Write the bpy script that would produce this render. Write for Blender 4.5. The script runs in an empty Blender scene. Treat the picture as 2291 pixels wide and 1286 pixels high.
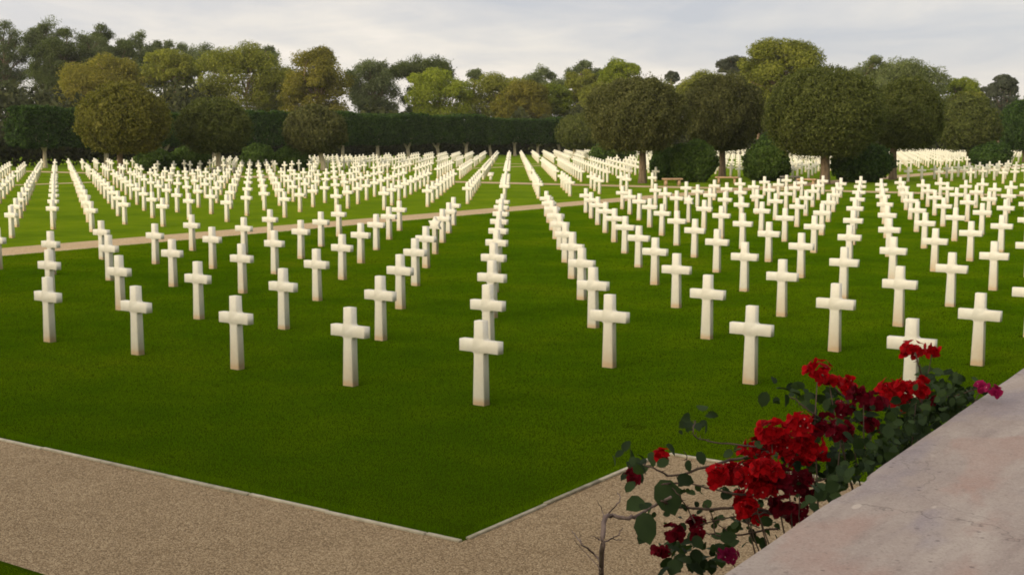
import bpy, math, random
import numpy as np
from mathutils import Matrix, Vector

random.seed(7)
RNG = np.random.default_rng(11)
SC = bpy.context.scene
COL = SC.collection
PI = math.pi

# ------------------------------------------------------------------ camera
# surveyed frame of the photograph: 2291 x 1286, focal length 2850 of its pixels
FW, FH, FL = 2291.0, 1286.0, 2850.0
PITCH, ROLL, CAMH = 0.11873, -0.00141, 3.13945
cp, sp = math.cos(PITCH), math.sin(PITCH)
cr, sr = math.cos(ROLL), math.sin(ROLL)
FWD = np.array([0, cp, -sp]); UP0 = np.array([0, sp, cp]); RT0 = np.array([1.0, 0, 0])
RT = cr * RT0 + sr * UP0
UP = -sr * RT0 + cr * UP0
CAM = np.array([0, 0, CAMH])

def ray(px, py):
    return FWD * FL + RT * (px - FW / 2) - UP * (py - FH / 2)
def at(px, py, Y):
    """the point of the sight line through a photo pixel that lies Y metres out"""
    d = ray(px, py); return CAM + d * (Y / d[1])
def ground_at(px, py, z=0.0):
    d = ray(px, py); return CAM + d * ((z - CAMH) / d[2])
def project(P):
    D = np.atleast_2d(P) - CAM; z = D @ FWD
    return FW / 2 + FL * (D @ RT) / z, FH / 2 - FL * (D @ UP) / z, z

# the grave grid: unit steps along a row (A) and from row to row (E)
O = np.array([-0.35263, 14.69267]); A = np.array([1.68553, -1.16056]); E = np.array([1.68565, 2.42769])
AL, EL = np.linalg.norm(A), np.linalg.norm(E)
AH, EH = A / AL, E / EL
YAW = math.atan2(A[1], A[0])
def grid(m, n):
    return O + m * A + n * E
def to_grid(x, y):
    d = np.array([x, y]) - O
    return d @ A / AL ** 2, d @ E / EL ** 2

cam = bpy.data.cameras.new('camera'); cam.sensor_width = 36; cam.sensor_fit = 'HORIZONTAL'
cam.lens = FL / FW * 36; cam.clip_start = 0.05; cam.clip_end = 6000
co = bpy.data.objects.new('camera', cam); COL.objects.link(co)
mw = Matrix.Identity(4)
for r in range(3):
    mw[r][0], mw[r][1], mw[r][2], mw[r][3] = RT[r], UP[r], -FWD[r], CAM[r]
co.matrix_world = mw
SC.camera = co

# ------------------------------------------------------------------ helpers
def tag(o, label=None, cat=None, group=None, kind=None):
    if label: o['label'] = label
    if cat: o['category'] = cat
    if group: o['group'] = group
    if kind: o['kind'] = kind
    return o
def link(name, me, mats=None, parent=None, loc=None):
    o = bpy.data.objects.new(name, me); COL.objects.link(o)
    if mats is not None:
        for m in (mats if isinstance(mats, (list, tuple)) else [mats]): me.materials.append(m)
    if parent: o.parent = parent
    if loc is not None: o.location = loc
    return o
def empty(name, loc, label, cat, group=None, rz=0):
    o = bpy.data.objects.new(name, None); COL.objects.link(o); o.location = loc; o.rotation_euler.z = rz
    o.empty_display_size = 0.2
    return tag(o, label, cat, group)
def mesh_np(name, V, faces_flat, sizes, smooth=False, mat_idx=None):
    me = bpy.data.meshes.new(name)
    V = np.asarray(V, np.float32); F = np.asarray(faces_flat, np.int32); S = np.asarray(sizes, np.int32)
    me.vertices.add(len(V)); me.vertices.foreach_set('co', V.ravel())
    me.loops.add(len(F)); me.loops.foreach_set('vertex_index', F)
    me.polygons.add(len(S))
    st = np.zeros(len(S), np.int32); st[1:] = np.cumsum(S)[:-1]
    me.polygons.foreach_set('loop_start', st); me.polygons.foreach_set('loop_total', S)
    if smooth: me.polygons.foreach_set('use_smooth', np.ones(len(S), bool))
    if mat_idx is not None: me.polygons.foreach_set('material_index', np.asarray(mat_idx, np.int32))
    me.update(); me.validate()
    return me
class MB:
    """collects polygons"""
    def __init__(s): s.V = []; s.F = []; s.M = []
    def add(s, V, F, m=0):
        b = len(s.V); s.V += [tuple(v) for v in V]; s.F += [tuple(b + i for i in f) for f in F]; s.M += [m] * len(F)
    def box(s, c, size, rz=0, m=0, taper=1.0):
        x, y, z = [k / 2 for k in size]; V = []
        for dz in (-1, 1):
            t = taper if dz > 0 else 1
            for dx, dy in ((-1, -1), (1, -1), (1, 1), (-1, 1)):
                a, b = dx * x * t, dy * y * t
                V.append((c[0] + a * math.cos(rz) - b * math.sin(rz), c[1] + a * math.sin(rz) + b * math.cos(rz), c[2] + dz * z))
        s.add(V, [(3, 2, 1, 0), (4, 5, 6, 7), (0, 1, 5, 4), (1, 2, 6, 5), (2, 3, 7, 6), (3, 0, 4, 7)], m)
    def tube(s, path, radii, sides=7, m=0, cap=True):
        P = [Vector(p) for p in path]; V = []; F = []
        n = len(P); ref = Vector((0.31, 0.17, 0.93))
        for i in range(n):
            t = (P[min(i + 1, n - 1)] - P[max(i - 1, 0)]).normalized()
            u = t.cross(ref)
            if u.length < 1e-3: u = t.cross(Vector((1, 0, 0)))
            u.normalize(); w = t.cross(u)
            for k in range(sides):
                a = 2 * PI * k / sides
                V.append(P[i] + (u * math.cos(a) + w * math.sin(a)) * radii[i])
        for i in range(n - 1):
            for k in range(sides):
                F.append((i * sides + k, i * sides + (k + 1) % sides, (i + 1) * sides + (k + 1) % sides, (i + 1) * sides + k))
        if cap: F.append(tuple(range((n - 1) * sides, n * sides)))
        s.add(V, F, m)
    def mesh(s, name, smooth=False):
        return mesh_np(name, np.array(s.V), [i for f in s.F for i in f], [len(f) for f in s.F], smooth, s.M)

# ------------------------------------------------------------------ materials
def new_mat(name):
    m = bpy.data.materials.new(name); m.use_nodes = True
    nt = m.node_tree; nt.nodes.clear()
    out = nt.nodes.new('ShaderNodeOutputMaterial')
    return m, nt, out
class NT:
    def __init__(s, nt): s.nt = nt
    def n(s, t, **kw):
        nd = s.nt.nodes.new(t)
        for k, v in kw.items(): setattr(nd, k, v)
        return nd
    def l(s, a, b): s.nt.links.new(a, b)
    def setin(s, sock, v):
        if hasattr(v, 'links'): s.l(v, sock)
        else: sock.default_value = v
    def math(s, op, a, b=None, c=None, clamp=False):
        nd = s.n('ShaderNodeMath', operation=op); nd.use_clamp = clamp
        for i, v in enumerate((a, b, c)):
            if v is not None: s.setin(nd.inputs[i], v)
        return nd.outputs[0]
    def noise(s, vec, scale, detail=3, rough=0.55, dist=0.0):
        nd = s.n('ShaderNodeTexNoise'); nd.inputs['Scale'].default_value = scale
        nd.inputs['Detail'].default_value = detail; nd.inputs['Roughness'].default_value = rough
        nd.inputs['Distortion'].default_value = dist
        if vec is not None: s.l(vec, nd.inputs['Vector'])
        return nd.outputs['Fac']
    def ramp(s, fac, stops, interp='LINEAR'):
        nd = s.n('ShaderNodeValToRGB'); cr_ = nd.color_ramp; cr_.interpolation = interp
        while len(cr_.elements) > 1: cr_.elements.remove(cr_.elements[-1])
        for i, (p, c) in enumerate(stops):
            el = cr_.elements[0] if i == 0 else cr_.elements.new(p)
            el.position = p; el.color = (c[0], c[1], c[2], 1) if len(c) == 3 else c
        s.l(fac, nd.inputs[0]); return nd.outputs[0]
    def mix(s, fac, a, b, blend='MIX'):
        nd = s.n('ShaderNodeMix', data_type='RGBA', blend_type=blend)
        s.setin(nd.inputs[0], fac)
        s.setin(nd.inputs[6], a if hasattr(a, 'links') else (*a, 1)); s.setin(nd.inputs[7], b if hasattr(b, 'links') else (*b, 1))
        return nd.outputs[2]
    def maprange(s, v, a, b, c=0.0, d=1.0, smooth=False):
        nd = s.n('ShaderNodeMapRange'); nd.interpolation_type = 'SMOOTHSTEP' if smooth else 'LINEAR'
        s.setin(nd.inputs[0], v)
        for i, k in enumerate((a, b, c, d)): s.setin(nd.inputs[1 + i], k)
        return nd.outputs[0]
    def bump(s, h, strength, dist=0.02):
        nd = s.n('ShaderNodeBump'); nd.inputs['Strength'].default_value = strength; nd.inputs['Distance'].default_value = dist
        s.l(h, nd.inputs['Height']); return nd.outputs[0]
    def mapping(s, vec, scale=(1, 1, 1), rot=(0, 0, 0)):
        nd = s.n('ShaderNodeMapping'); nd.inputs['Scale'].default_value = scale; nd.inputs['Rotation'].default_value = rot
        s.l(vec, nd.inputs['Vector']); return nd.outputs[0]
def principled(g, out, color, rough=0.8, spec=0.3, normal=None, sheen=None):
    b = g.n('ShaderNodeBsdfPrincipled')
    g.setin(b.inputs['Base Color'], color if hasattr(color, 'links') else (*color, 1))
    g.setin(b.inputs['Roughness'], rough); b.inputs['Specular IOR Level'].default_value = spec
    if normal is not None: g.l(normal, b.inputs['Normal'])
    if sheen:
        b.inputs['Sheen Weight'].default_value = sheen[0]; b.inputs['Sheen Roughness'].default_value = sheen[1]
        b.inputs['Sheen Tint'].default_value = (*sheen[2], 1)
    if out is not None: g.l(b.outputs[0], out.inputs[0])
    return b

def foliage_mat(name, dark, mid, light, transl=0.3, scale=0.6, gloss=0.25):
    m, nt, out = new_mat(name); g = NT(nt)
    geo = g.n('ShaderNodeNewGeometry'); oi = g.n('ShaderNodeObjectInfo'); tc = g.n('ShaderNodeTexCoord')
    nz = g.noise(geo.outputs['Position'], scale, 3, 0.6)
    f = g.math('ADD', g.math('ADD', 0.04, g.math('MULTIPLY', nz, 0.78)), g.math('MULTIPLY', geo.outputs['Random Per Island'], 0.42))
    f = g.math('ADD', f, g.math('MULTIPLY', oi.outputs['Random'], 0.14))
    col = g.ramp(f, [(0.38, dark), (0.66, mid), (0.98, light)])
    b = principled(g, None, col, 0.65, gloss * .4)
    t = g.n('ShaderNodeBsdfTranslucent'); g.l(g.mix(1.0, col, (1.15, 1.25, 0.6), 'MULTIPLY'), t.inputs[0])
    mx = g.n('ShaderNodeMixShader'); mx.inputs[0].default_value = transl
    g.l(b.outputs[0], mx.inputs[1]); g.l(t.outputs[0], mx.inputs[2]); g.l(mx.outputs[0], out.inputs[0])
    return m

M = {}
M['topiary'] = foliage_mat('topiary_leaves', (0.038, 0.048, 0.011), (0.084, 0.100, 0.022), (0.158, 0.174, 0.045), 0.36, 0.9)
M['topiary_gold'] = foliage_mat('gilded_topiary_leaves', (0.061, 0.061, 0.012), (0.146, 0.143, 0.026), (0.275, 0.250, 0.055), 0.4, 0.9)
M['topiary_brown'] = foliage_mat('brownish_topiary_leaves', (0.038, 0.042, 0.014), (0.086, 0.090, 0.028), (0.168, 0.168, 0.058), 0.36, 0.9)
M['pine'] = foliage_mat('pine_needles', (0.087, 0.105, 0.015), (0.197, 0.213, 0.032), (0.340, 0.340, 0.055), 0.45, 0.3)
M['pine_bright'] = foliage_mat('bright_pine_needles', (0.093, 0.129, 0.012), (0.217, 0.261, 0.023), (0.361, 0.396, 0.045), 0.45, 0.3)
M['pine_rust'] = foliage_mat('golden_pine_needles', (0.093, 0.095, 0.015), (0.209, 0.192, 0.028), (0.345, 0.300, 0.052), 0.45, 0.3)
M['pine_grey'] = foliage_mat('greyish_pine_needles', (0.082, 0.104, 0.034), (0.171, 0.201, 0.066), (0.283, 0.312, 0.120), 0.45, 0.3)
M['gum'] = foliage_mat('eucalyptus_leaves', (0.058, 0.075, 0.030), (0.124, 0.153, 0.064), (0.222, 0.252, 0.117), 0.42, 0.3)
M['gum_dark'] = foliage_mat('dark_eucalyptus_leaves', (0.043, 0.058, 0.019), (0.091, 0.115, 0.036), (0.159, 0.190, 0.065), 0.42, 0.3)
M['ficus'] = foliage_mat('clipped_ficus_leaves', (0.013, 0.031, 0.006), (0.035, 0.071, 0.012), (0.078, 0.132, 0.023), 0.3, 0.8, 0.3)
M['shrub'] = foliage_mat('shrub_leaves', (0.023, 0.048, 0.008), (0.061, 0.108, 0.017), (0.117, 0.177, 0.032), 0.32, 1.2)
M['grey_dark'] = foliage_mat('blue_dark_leaves', (0.039, 0.047, 0.032), (0.083, 0.095, 0.060), (0.132, 0.143, 0.095), 0.35, 0.4)
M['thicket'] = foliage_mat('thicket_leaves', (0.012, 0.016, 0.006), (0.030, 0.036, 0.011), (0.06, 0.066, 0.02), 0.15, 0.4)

def bark_mat(name, c1, c2):
    m, nt, out = new_mat(name); g = NT(nt)
    tc = g.n('ShaderNodeTexCoord')
    v = g.mapping(tc.outputs['Object'], (3, 3, 0.8))
    nz = g.noise(v, 3.0, 5, 0.65)
    principled(g, out, g.ramp(nz, [(0.3, c1), (0.7, c2)]), 0.9, 0.15, g.bump(nz, 0.6, 0.05))
    return m
M['bark'] = bark_mat('brown_bark', (0.07, 0.05, 0.032), (0.23, 0.165, 0.10))
M['bark_pale'] = bark_mat('pale_bark', (0.26, 0.215, 0.13), (0.58, 0.50, 0.34))
M['bark_pine'] = bark_mat('pine_bark', (0.16, 0.10, 0.065), (0.42, 0.29, 0.19))

def marble_mat():
    m, nt, out = new_mat('white_marble'); g = NT(nt)
    tc = g.n('ShaderNodeTexCoord'); oi = g.n('ShaderNodeObjectInfo'); geo = g.n('ShaderNodeNewGeometry')
    rnd = g.math('FRACT', g.math('ADD', oi.outputs['Random'], geo.outputs['Random Per Island']))
    sep = g.n('ShaderNodeSeparateXYZ'); g.l(tc.outputs['Object'], sep.inputs[0]); z = sep.outputs['Z']
    n1 = g.noise(geo.outputs['Position'], 3.0, 4, 0.6); n2 = g.noise(geo.outputs['Position'], 18.0, 4, 0.65)
    top = g.math('ADD', 0.10, g.math('MULTIPLY', g.math('POWER', rnd, 1.6), 0.75))
    st = g.maprange(z, 0.0, top, 1.0, 0.0)
    st = g.math('MULTIPLY', g.math('POWER', st, 1.5), g.maprange(n1, 0.28, 0.66, 0.2, 1.0))
    foot = g.maprange(g.math('ADD', z, g.math('MULTIPLY', g.math('SUBTRACT', n2, 0.5), 0.10)), 0.01, 0.10, 0.85, 0.0)
    st = g.math('MULTIPLY', g.math('ADD', st, foot, clamp=True), 0.74)
    base = g.mix(g.maprange(n2, 0.3, 0.75), (0.79, 0.745, 0.605), (0.715, 0.67, 0.545))
    base = g.mix(g.math('MULTIPLY', g.maprange(n1, 0.45, 0.75), 0.30), base, (0.69, 0.70, 0.64))
    col = g.mix(st, base, (0.66, 0.43, 0.215))
    principled(g, out, col, 0.55, 0.35, g.bump(n2, 0.12, 0.01))
    return m
M['marble'] = marble_mat()

def lawn_mat(name, blades=False):
    m, nt, out = new_mat(name); g = NT(nt)
    geo = g.n('ShaderNodeNewGeometry'); P = geo.outputs['Position']
    n0 = g.noise(g.mapping(P, (1, 1, 1), (0, 0, .6)), 0.30, 3, 0.55); n1 = g.noise(P, 1.3, 4, 0.6); n2 = g.noise(g.mapping(P, (1, 1, 1)), 14, 3, 0.7); n3 = g.noise(P, 60, 2, 0.6)
    f = g.math('ADD', g.math('ADD', -0.14, g.math('MULTIPLY', n0, 0.72)), g.math('MULTIPLY', n1, 0.42))
    if blades:
        f = g.math('ADD', f, g.math('ADD', 0.08, g.math('MULTIPLY', geo.outputs['Random Per Island'], 0.06)))
    else:
        f = g.math('ADD', f, g.math('ADD', g.math('MULTIPLY', n2, 0.14), g.math('MULTIPLY', n3, 0.10)))
    col = g.ramp(f, [(0.26, (0.048, 0.120, 0.001)), (0.48, (0.092, 0.186, 0.001)), (0.64, (0.140, 0.232, 0.002)), (0.80, (0.195, 0.245, 0.008))] if blades else [(0.30, (0.055, 0.105, 0.001)), (0.50, (0.094, 0.155, 0.001)), (0.66, (0.130, 0.190, 0.002)), (0.84, (0.185, 0.205, 0.010))])
    if blades:
        b = principled(g, None, col, 0.8, 0.0)
        t = g.n('ShaderNodeBsdfTranslucent'); g.l(g.mix(1.0, col, (1.2, 1.2, 0.4), 'MULTIPLY'), t.inputs[0])
        mx = g.n('ShaderNodeMixShader'); mx.inputs[0].default_value = 0.35
        g.l(b.outputs[0], mx.inputs[1]); g.l(t.outputs[0], mx.inputs[2]); g.l(mx.outputs[0], out.inputs[0])
    else:
        h = g.math('ADD', g.math('MULTIPLY', n2, 0.6), n3)
        principled(g, out, col, 0.9, 0.0, g.bump(h, 0.9, 0.03), (0.12, 0.45, (0.50, 0.80, 0.10)))
    return m
M['lawn'] = lawn_mat('lawn_turf'); M['blade'] = lawn_mat('lawn_blades', True)

def gravel_mat(name, c_dark, c_mid, c_light, scale=70):
    m, nt, out = new_mat(name); g = NT(nt)
    geo = g.n('ShaderNodeNewGeometry'); P = geo.outputs['Position']
    v = g.n('ShaderNodeTexVoronoi'); v.inputs['Scale'].default_value = scale; g.l(P, v.inputs['Vector'])
    sep = g.n('ShaderNodeSeparateColor'); g.l(v.outputs['Color'], sep.inputs[0])
    n1 = g.noise(P, 1.1, 4, 0.6); n2 = g.noise(P, 9, 3, 0.6)
    n0 = g.noise(P, 0.45, 3, 0.6)
    f = g.math('ADD', g.math('MULTIPLY', sep.outputs[0], 0.50), g.math('ADD', g.math('MULTIPLY', g.math('ADD', n1, n2), 0.20), g.math('MULTIPLY', n0, 0.20)))
    col = g.ramp(f, [(0.12, c_dark), (0.5, c_mid), (0.86, c_light)])
    gap = g.maprange(v.outputs['Distance'], 0.35, 0.85)
    col = g.mix(g.math('MULTIPLY', gap, 0.40), col, tuple(k * 0.4 for k in c_dark))
    h = g.math('SUBTRACT', 1.0, v.outputs['Distance'])
    principled(g, out, col, 0.9, 0.2, g.bump(h, 1.0, 0.012))
    return m
M['gravel'] = gravel_mat('tan_gravel', (0.125, 0.082, 0.042), (0.31, 0.218, 0.118), (0.56, 0.43, 0.26), 80)
M['sandy'] = gravel_mat('sandy_path_gravel', (0.34, 0.24, 0.125), (0.52, 0.37, 0.20), (0.66, 0.50, 0.31), 40)

def stone_mat(name, c1, c2, scale=6, spec=0.25):
    m, nt, out = new_mat(name); g = NT(nt)
    geo = g.n('ShaderNodeNewGeometry'); P = geo.outputs['Position']
    n1 = g.noise(P, scale, 5, 0.65); n2 = g.noise(P, scale * 9, 3, 0.6)
    f = g.math('ADD', g.math('MULTIPLY', n1, 0.7), g.math('MULTIPLY', n2, 0.3))
    f = g.math('ADD', f, g.math('MULTIPLY', g.math('SUBTRACT', geo.outputs['Random Per Island'], 0.5), 0.3))
    principled(g, out, g.ramp(f, [(0.3, c1), (0.7, c2)]), 0.85, spec, g.bump(f, 0.5, 0.01))
    return m
M['kerb'] = stone_mat('kerb_stone', (0.20, 0.18, 0.12), (0.48, 0.435, 0.32), 9)
M['bench'] = stone_mat('warm_bench_stone', (0.33, 0.20, 0.11), (0.56, 0.38, 0.22))
M['bench_grey'] = stone_mat('grey_bench_stone', (0.15, 0.14, 0.12), (0.34, 0.31, 0.27))

M['shade_thatch'] = stone_mat('thatch_with_painted_shade', (0.018, 0.034, 0.001), (0.032, 0.056, 0.001), 5, 0.0)  # matted ground under the blades, its colour darkened to put shade into the near lawn
def slab_mat():
    m, nt, out = new_mat('rose_coping_stone'); g = NT(nt)
    tc = g.n('ShaderNodeTexCoord'); P = tc.outputs['Object']
    # faint bedding runs across the slab
    bed = g.noise(g.mapping(P, (1.0, 7.0, 1), (0, 0, 0.95)), 1.6, 6, 0.62, 0.5)
    big = g.noise(g.mapping(P, (1.0, 2.2, 1), (0, 0, 0.95)), 1.9, 4, 0.55, 0.4); fine = g.noise(P, 34, 5, 0.7); grain = g.noise(P, 170, 3, 0.7)
    mid = g.noise(P, 7, 5, 0.65)
    col = g.ramp(bed, [(0.30, (0.235, 0.180, 0.158)), (0.48, (0.325, 0.262, 0.225)), (0.66, (0.40, 0.335, 0.285)), (0.8, (0.45, 0.385, 0.33))])
    col = g.mix(g.maprange(big, 0.50, 0.64, 0, 0.62, True), col, (0.225, 0.195, 0.225))      # violet-grey damp stains
    col = g.mix(g.maprange(big, 0.46, 0.34, 0, 0.75, True), col, (0.335, 0.215, 0.172))       # pinker patches
    col = g.mix(g.maprange(mid, 0.35, 0.70, 0.0, 0.45), col, (0.43, 0.37, 0.315))
    col = g.mix(g.math('MULTIPLY', g.maprange(fine, 0.54, 0.70), 0.40), col, (0.20, 0.155, 0.135))
    col = g.mix(g.math('MULTIPLY', g.maprange(grain, 0.54, 0.72), 0.55), col, (0.15, 0.115, 0.10))
    col = g.mix(g.math('MULTIPLY', g.maprange(grain, 0.44, 0.30), 0.40), col, (0.50, 0.43, 0.37))
    # hairline cracks
    w = g.n('ShaderNodeVectorMath', operation='ADD')
    nv = g.n('ShaderNodeTexNoise'); nv.inputs['Scale'].default_value = 3.2; nv.inputs['Detail'].default_value = 5; g.l(P, nv.inputs['Vector'])
    sc_ = g.n('ShaderNodeVectorMath', operation='SCALE'); sc_.inputs['Scale'].default_value = 0.42; g.l(nv.outputs['Color'], sc_.inputs[0])
    g.l(P, w.inputs[0]); g.l(sc_.outputs[0], w.inputs[1])
    v = g.n('ShaderNodeTexVoronoi', feature='DISTANCE_TO_EDGE'); v.inputs['Scale'].default_value = 1.9; g.l(w.outputs[0], v.inputs['Vector'])
    cm = g.noise(P, 2.3, 2, 0.5)
    crack = g.math('MULTIPLY', g.maprange(v.outputs['Distance'], 0.0, 0.0035, 1.0, 0.0), g.maprange(cm, 0.44, 0.62))
    col = g.mix(g.math('MULTIPLY', crack, 0.5), col, (0.085, 0.06, 0.05))
    # small pits and a few pale chips
    v2 = g.n('ShaderNodeTexVoronoi'); v2.inputs['Scale'].default_value = 30; g.l(P, v2.inputs['Vector'])
    pit = g.math('MULTIPLY', g.maprange(v2.outputs['Distance'], 0.10, 0.17, 1.0, 0.0), g.maprange(g.noise(P, 5, 2), 0.52, 0.60))
    col = g.mix(g.math('MULTIPLY', pit, 0.6), col, (0.12, 0.09, 0.08))
    v3 = g.n('ShaderNodeTexVoronoi'); v3.inputs['Scale'].default_value = 5.0; g.l(g.mapping(P, (1.0, 2.6, 1), (0, 0, 0.95)), v3.inputs['Vector'])
    chip = g.math('MULTIPLY', g.maprange(v3.outputs['Distance'], 0.09, 0.12, 1.0, 0.0), g.maprange(g.noise(P, 2.2, 1), 0.58, 0.60))
    col = g.mix(g.math('MULTIPLY', chip, 0.8), col, (0.52, 0.44, 0.37))
    h = g.math('SUBTRACT', g.math('ADD', g.math('MULTIPLY', fine, 0.5), g.math('MULTIPLY', grain, 0.3)), g.math('ADD', crack, pit))
    principled(g, out, col, 0.8, 0.3, g.bump(h, 0.35, 0.006))
    return m
M['slab'] = slab_mat()
M['render'] = stone_mat('wall_stone', (0.22, 0.18, 0.15), (0.38, 0.32, 0.27), 3)

def petal_mat(name, c1, c2):
    m, nt, out = new_mat(name); g = NT(nt)
    geo = g.n('ShaderNodeNewGeometry'); P = geo.outputs['Position']
    f = g.math('ADD', g.math('MULTIPLY', geo.outputs['Random Per Island'], 0.7), g.math('MULTIPLY', g.noise(P, 30, 3), 0.4))
    col = g.ramp(f, [(0.15, c1), (0.85, c2)])
    b = principled(g, None, col, 0.6, 0.06)
    t = g.n('ShaderNodeBsdfTranslucent'); g.l(col, t.inputs[0])
    mx = g.n('ShaderNodeMixShader'); mx.inputs[0].default_value = 0.38
    g.l(b.outputs[0], mx.inputs[1]); g.l(t.outputs[0], mx.inputs[2]); g.l(mx.outputs[0], out.inputs[0])
    return m
M['bract'] = petal_mat('scarlet_bract', (0.17, 0.0006, 0.002), (0.45, 0.003, 0.007))
M['bract_dark'] = petal_mat('wine_bract', (0.050, 0.002, 0.005), (0.17, 0.004, 0.013))
M['bract_pink'] = petal_mat('magenta_bract', (0.20, 0.005, 0.045), (0.36, 0.014, 0.085))
M['floret'] = petal_mat('white_floret', (0.62, 0.52, 0.42), (0.80, 0.72, 0.62))
M['bleaf'] = foliage_mat('bougainvillea_leaf', (0.010, 0.019, 0.007), (0.024, 0.042, 0.013), (0.048, 0.078, 0.024), 0.3, 8, 0.3)
M['stem'] = bark_mat('thorny_stem', (0.045, 0.030, 0.022), (0.13, 0.09, 0.065))
M['stem_pale'] = bark_mat('bare_grey_stem', (0.14, 0.10, 0.085), (0.27, 0.205, 0.17))

# ------------------------------------------------------------------ ground
def sheet(name, corners, z, mat, thick=None):
    me = mesh_np(name, [(c[0], c[1], z) for c in corners], list(range(len(corners))), [len(corners)])
    o = link(name, me, mat); o['kind'] = 'structure'; return o
sheet('lawn', [(-2500, -900), (2500, -900), (2500, 3000), (-2500, 3000)], 0.0, M['lawn'])
MW = 3.75                                   # grid line of the terrace wall's outer face
def strip(name, m0, m1, n0, n1, z, mat):
    return sheet(name, [grid(m0, n0), grid(m1, n0), grid(m1, n1), grid(m0, n1)], z, mat)
# forecourt gravel: along the front of the plot, and up the wall side as far as the notch
gv = [grid(-14, -2.20), grid(MW + .5, -2.20), grid(MW + .5, -0.30), grid(1.40, -0.30), grid(1.40, -1.43), grid(-14, -1.43)]
sheet('gravel_forecourt', gv, 0.004, M['gravel'])
strip('gravel_path', -11.52, -10.45, -12, 62, 0.004, M['sandy'])
strip('cross_path', -48, 16, 19.05, 19.85, 0.008, M['sandy'])
strip('second_path', -31.85, -31.25, -12, 62, 0.004, M['sandy'])
strip('second_cross_path', -48, 16, 35.3, 35.75, 0.008, M['sandy'])

# kerb of dressed stones round the front of the plot, each stone a touch different
kb = MB(); rk = random.Random(3)
def kerb_run(p0, p1, w=0.046, h=0.024):
    d = p1 - p0; L = np.linalg.norm(d); u = d / L; yaw = math.atan2(u[1], u[0]); s = 0
    while s < L - 0.02:
        l = min(rk.uniform(0.85, 1.15), L - s)
        c = p0 + u * (s + l / 2); j = rk.uniform(-0.010, 0.010); nrm = np.array([-u[1], u[0]])
        kb.box((c[0] + nrm[0] * j, c[1] + nrm[1] * j, h / 2 + rk.uniform(-0.005, 0.004)), (l - 0.007, w + rk.uniform(-.008, .008), h), yaw + rk.uniform(-.004, .004))
        s += l
kerb_run(grid(-14, -1.43), grid(1.40, -1.43))
kerb_run(grid(1.40, -1.40), grid(1.40, -0.31))
kerb_run(grid(1.43, -0.30), grid(MW - .05, -0.30))
o = link('kerb', kb.mesh('kerb'), M['kerb']); o['kind'] = 'structure'
bv = o.modifiers.new('b', 'BEVEL'); bv.width = 0.006; bv.segments = 2

# grass blades, thickest near the viewer and thinning out
def in_lawn(m, n):
    front = ((n > -1.415) & (m < 1.385)) | ((n > -0.285) & (m >= 1.385) & (m < MW - .02))
    near = (n < -2.215) & (m < MW - .02)
    path = (m > -11.52) & (m < -10.45)
    q = (n > 19.05) & (n < 19.85)
    return (front | near) & ~path & ~q
def blades():
    K = 4400000
    Y = (2.8 + RNG.random(K) * 6.1) ** 2
    X = (RNG.random(K) * 2 - 1) * Y * 0.43
    m, n = ((np.stack([X, Y], 1) - O) @ A) / AL ** 2, ((np.stack([X, Y], 1) - O) @ E) / EL ** 2
    k = in_lawn(m, n) & (m > -10.45) & (n < 19.05) & (Y > 7.4); X, Y = X[k], Y[k]; m, n = m[k], n[k]
    ring = (np.abs(m - np.round(m)) * AL < .13) & (np.abs(n - np.round(n)) * EL < .10) & (n > -.2) & (RNG.random(len(m)) < .75)  # bare turf at cross feet, its dark ground doubling as painted contact shade
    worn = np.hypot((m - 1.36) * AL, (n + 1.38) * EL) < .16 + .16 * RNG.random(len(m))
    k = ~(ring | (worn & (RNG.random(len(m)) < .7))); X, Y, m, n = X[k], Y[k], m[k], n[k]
    N = len(X); s = (Y / 10) ** 1.6 * np.clip(1.6 - Y / 90, .7, 1)
    th = RNG.random(N) * 2 * PI
    w = 0.00095 * s * (0.7 + 0.6 * RNG.random(N)); h = (0.012 + 0.010 * RNG.random(N)) * (Y / 10) ** .25
    edge = ((np.abs(n + 1.40) < 0.03) & (m < 1.4)) | ((np.abs(m - 1.37) < 0.03) & (n < -.28)) | ((np.abs(n + 0.27) < 0.03) & (m > 1.38))
    h = np.where(edge, h * 2.3, h)
    ln = (RNG.random((N, 2)) - .5) * 0.030
    c, sn = np.cos(th) * w, np.sin(th) * w
    V = np.empty((N, 3, 3), np.float32)
    V[:, 0] = np.stack([X - c, Y - sn, np.full(N, .001)], 1); V[:, 1] = np.stack([X + c, Y + sn, np.full(N, .001)], 1)
    V[:, 2] = np.stack([X + ln[:, 0], Y + ln[:, 1], h], 1)
    print('BLADES', N)
    return mesh_np('grass', V.reshape(-1, 3), np.arange(3 * N), np.full(N, 3))
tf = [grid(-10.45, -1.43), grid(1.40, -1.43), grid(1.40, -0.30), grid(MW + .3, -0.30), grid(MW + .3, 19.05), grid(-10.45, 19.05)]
sheet('turf', tf, 0.003, M['shade_thatch'])  # dark backing seen through the blade gaps, so the near lawn looks shaded
strip('turf_border', -14, MW + .3, -4.5, -2.2, 0.003, M['shade_thatch'])
tag(link('grass', blades(), M['blade']), 'short mown green grass blades covering the near lawn', 'grass', None, 'stuff')

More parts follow.
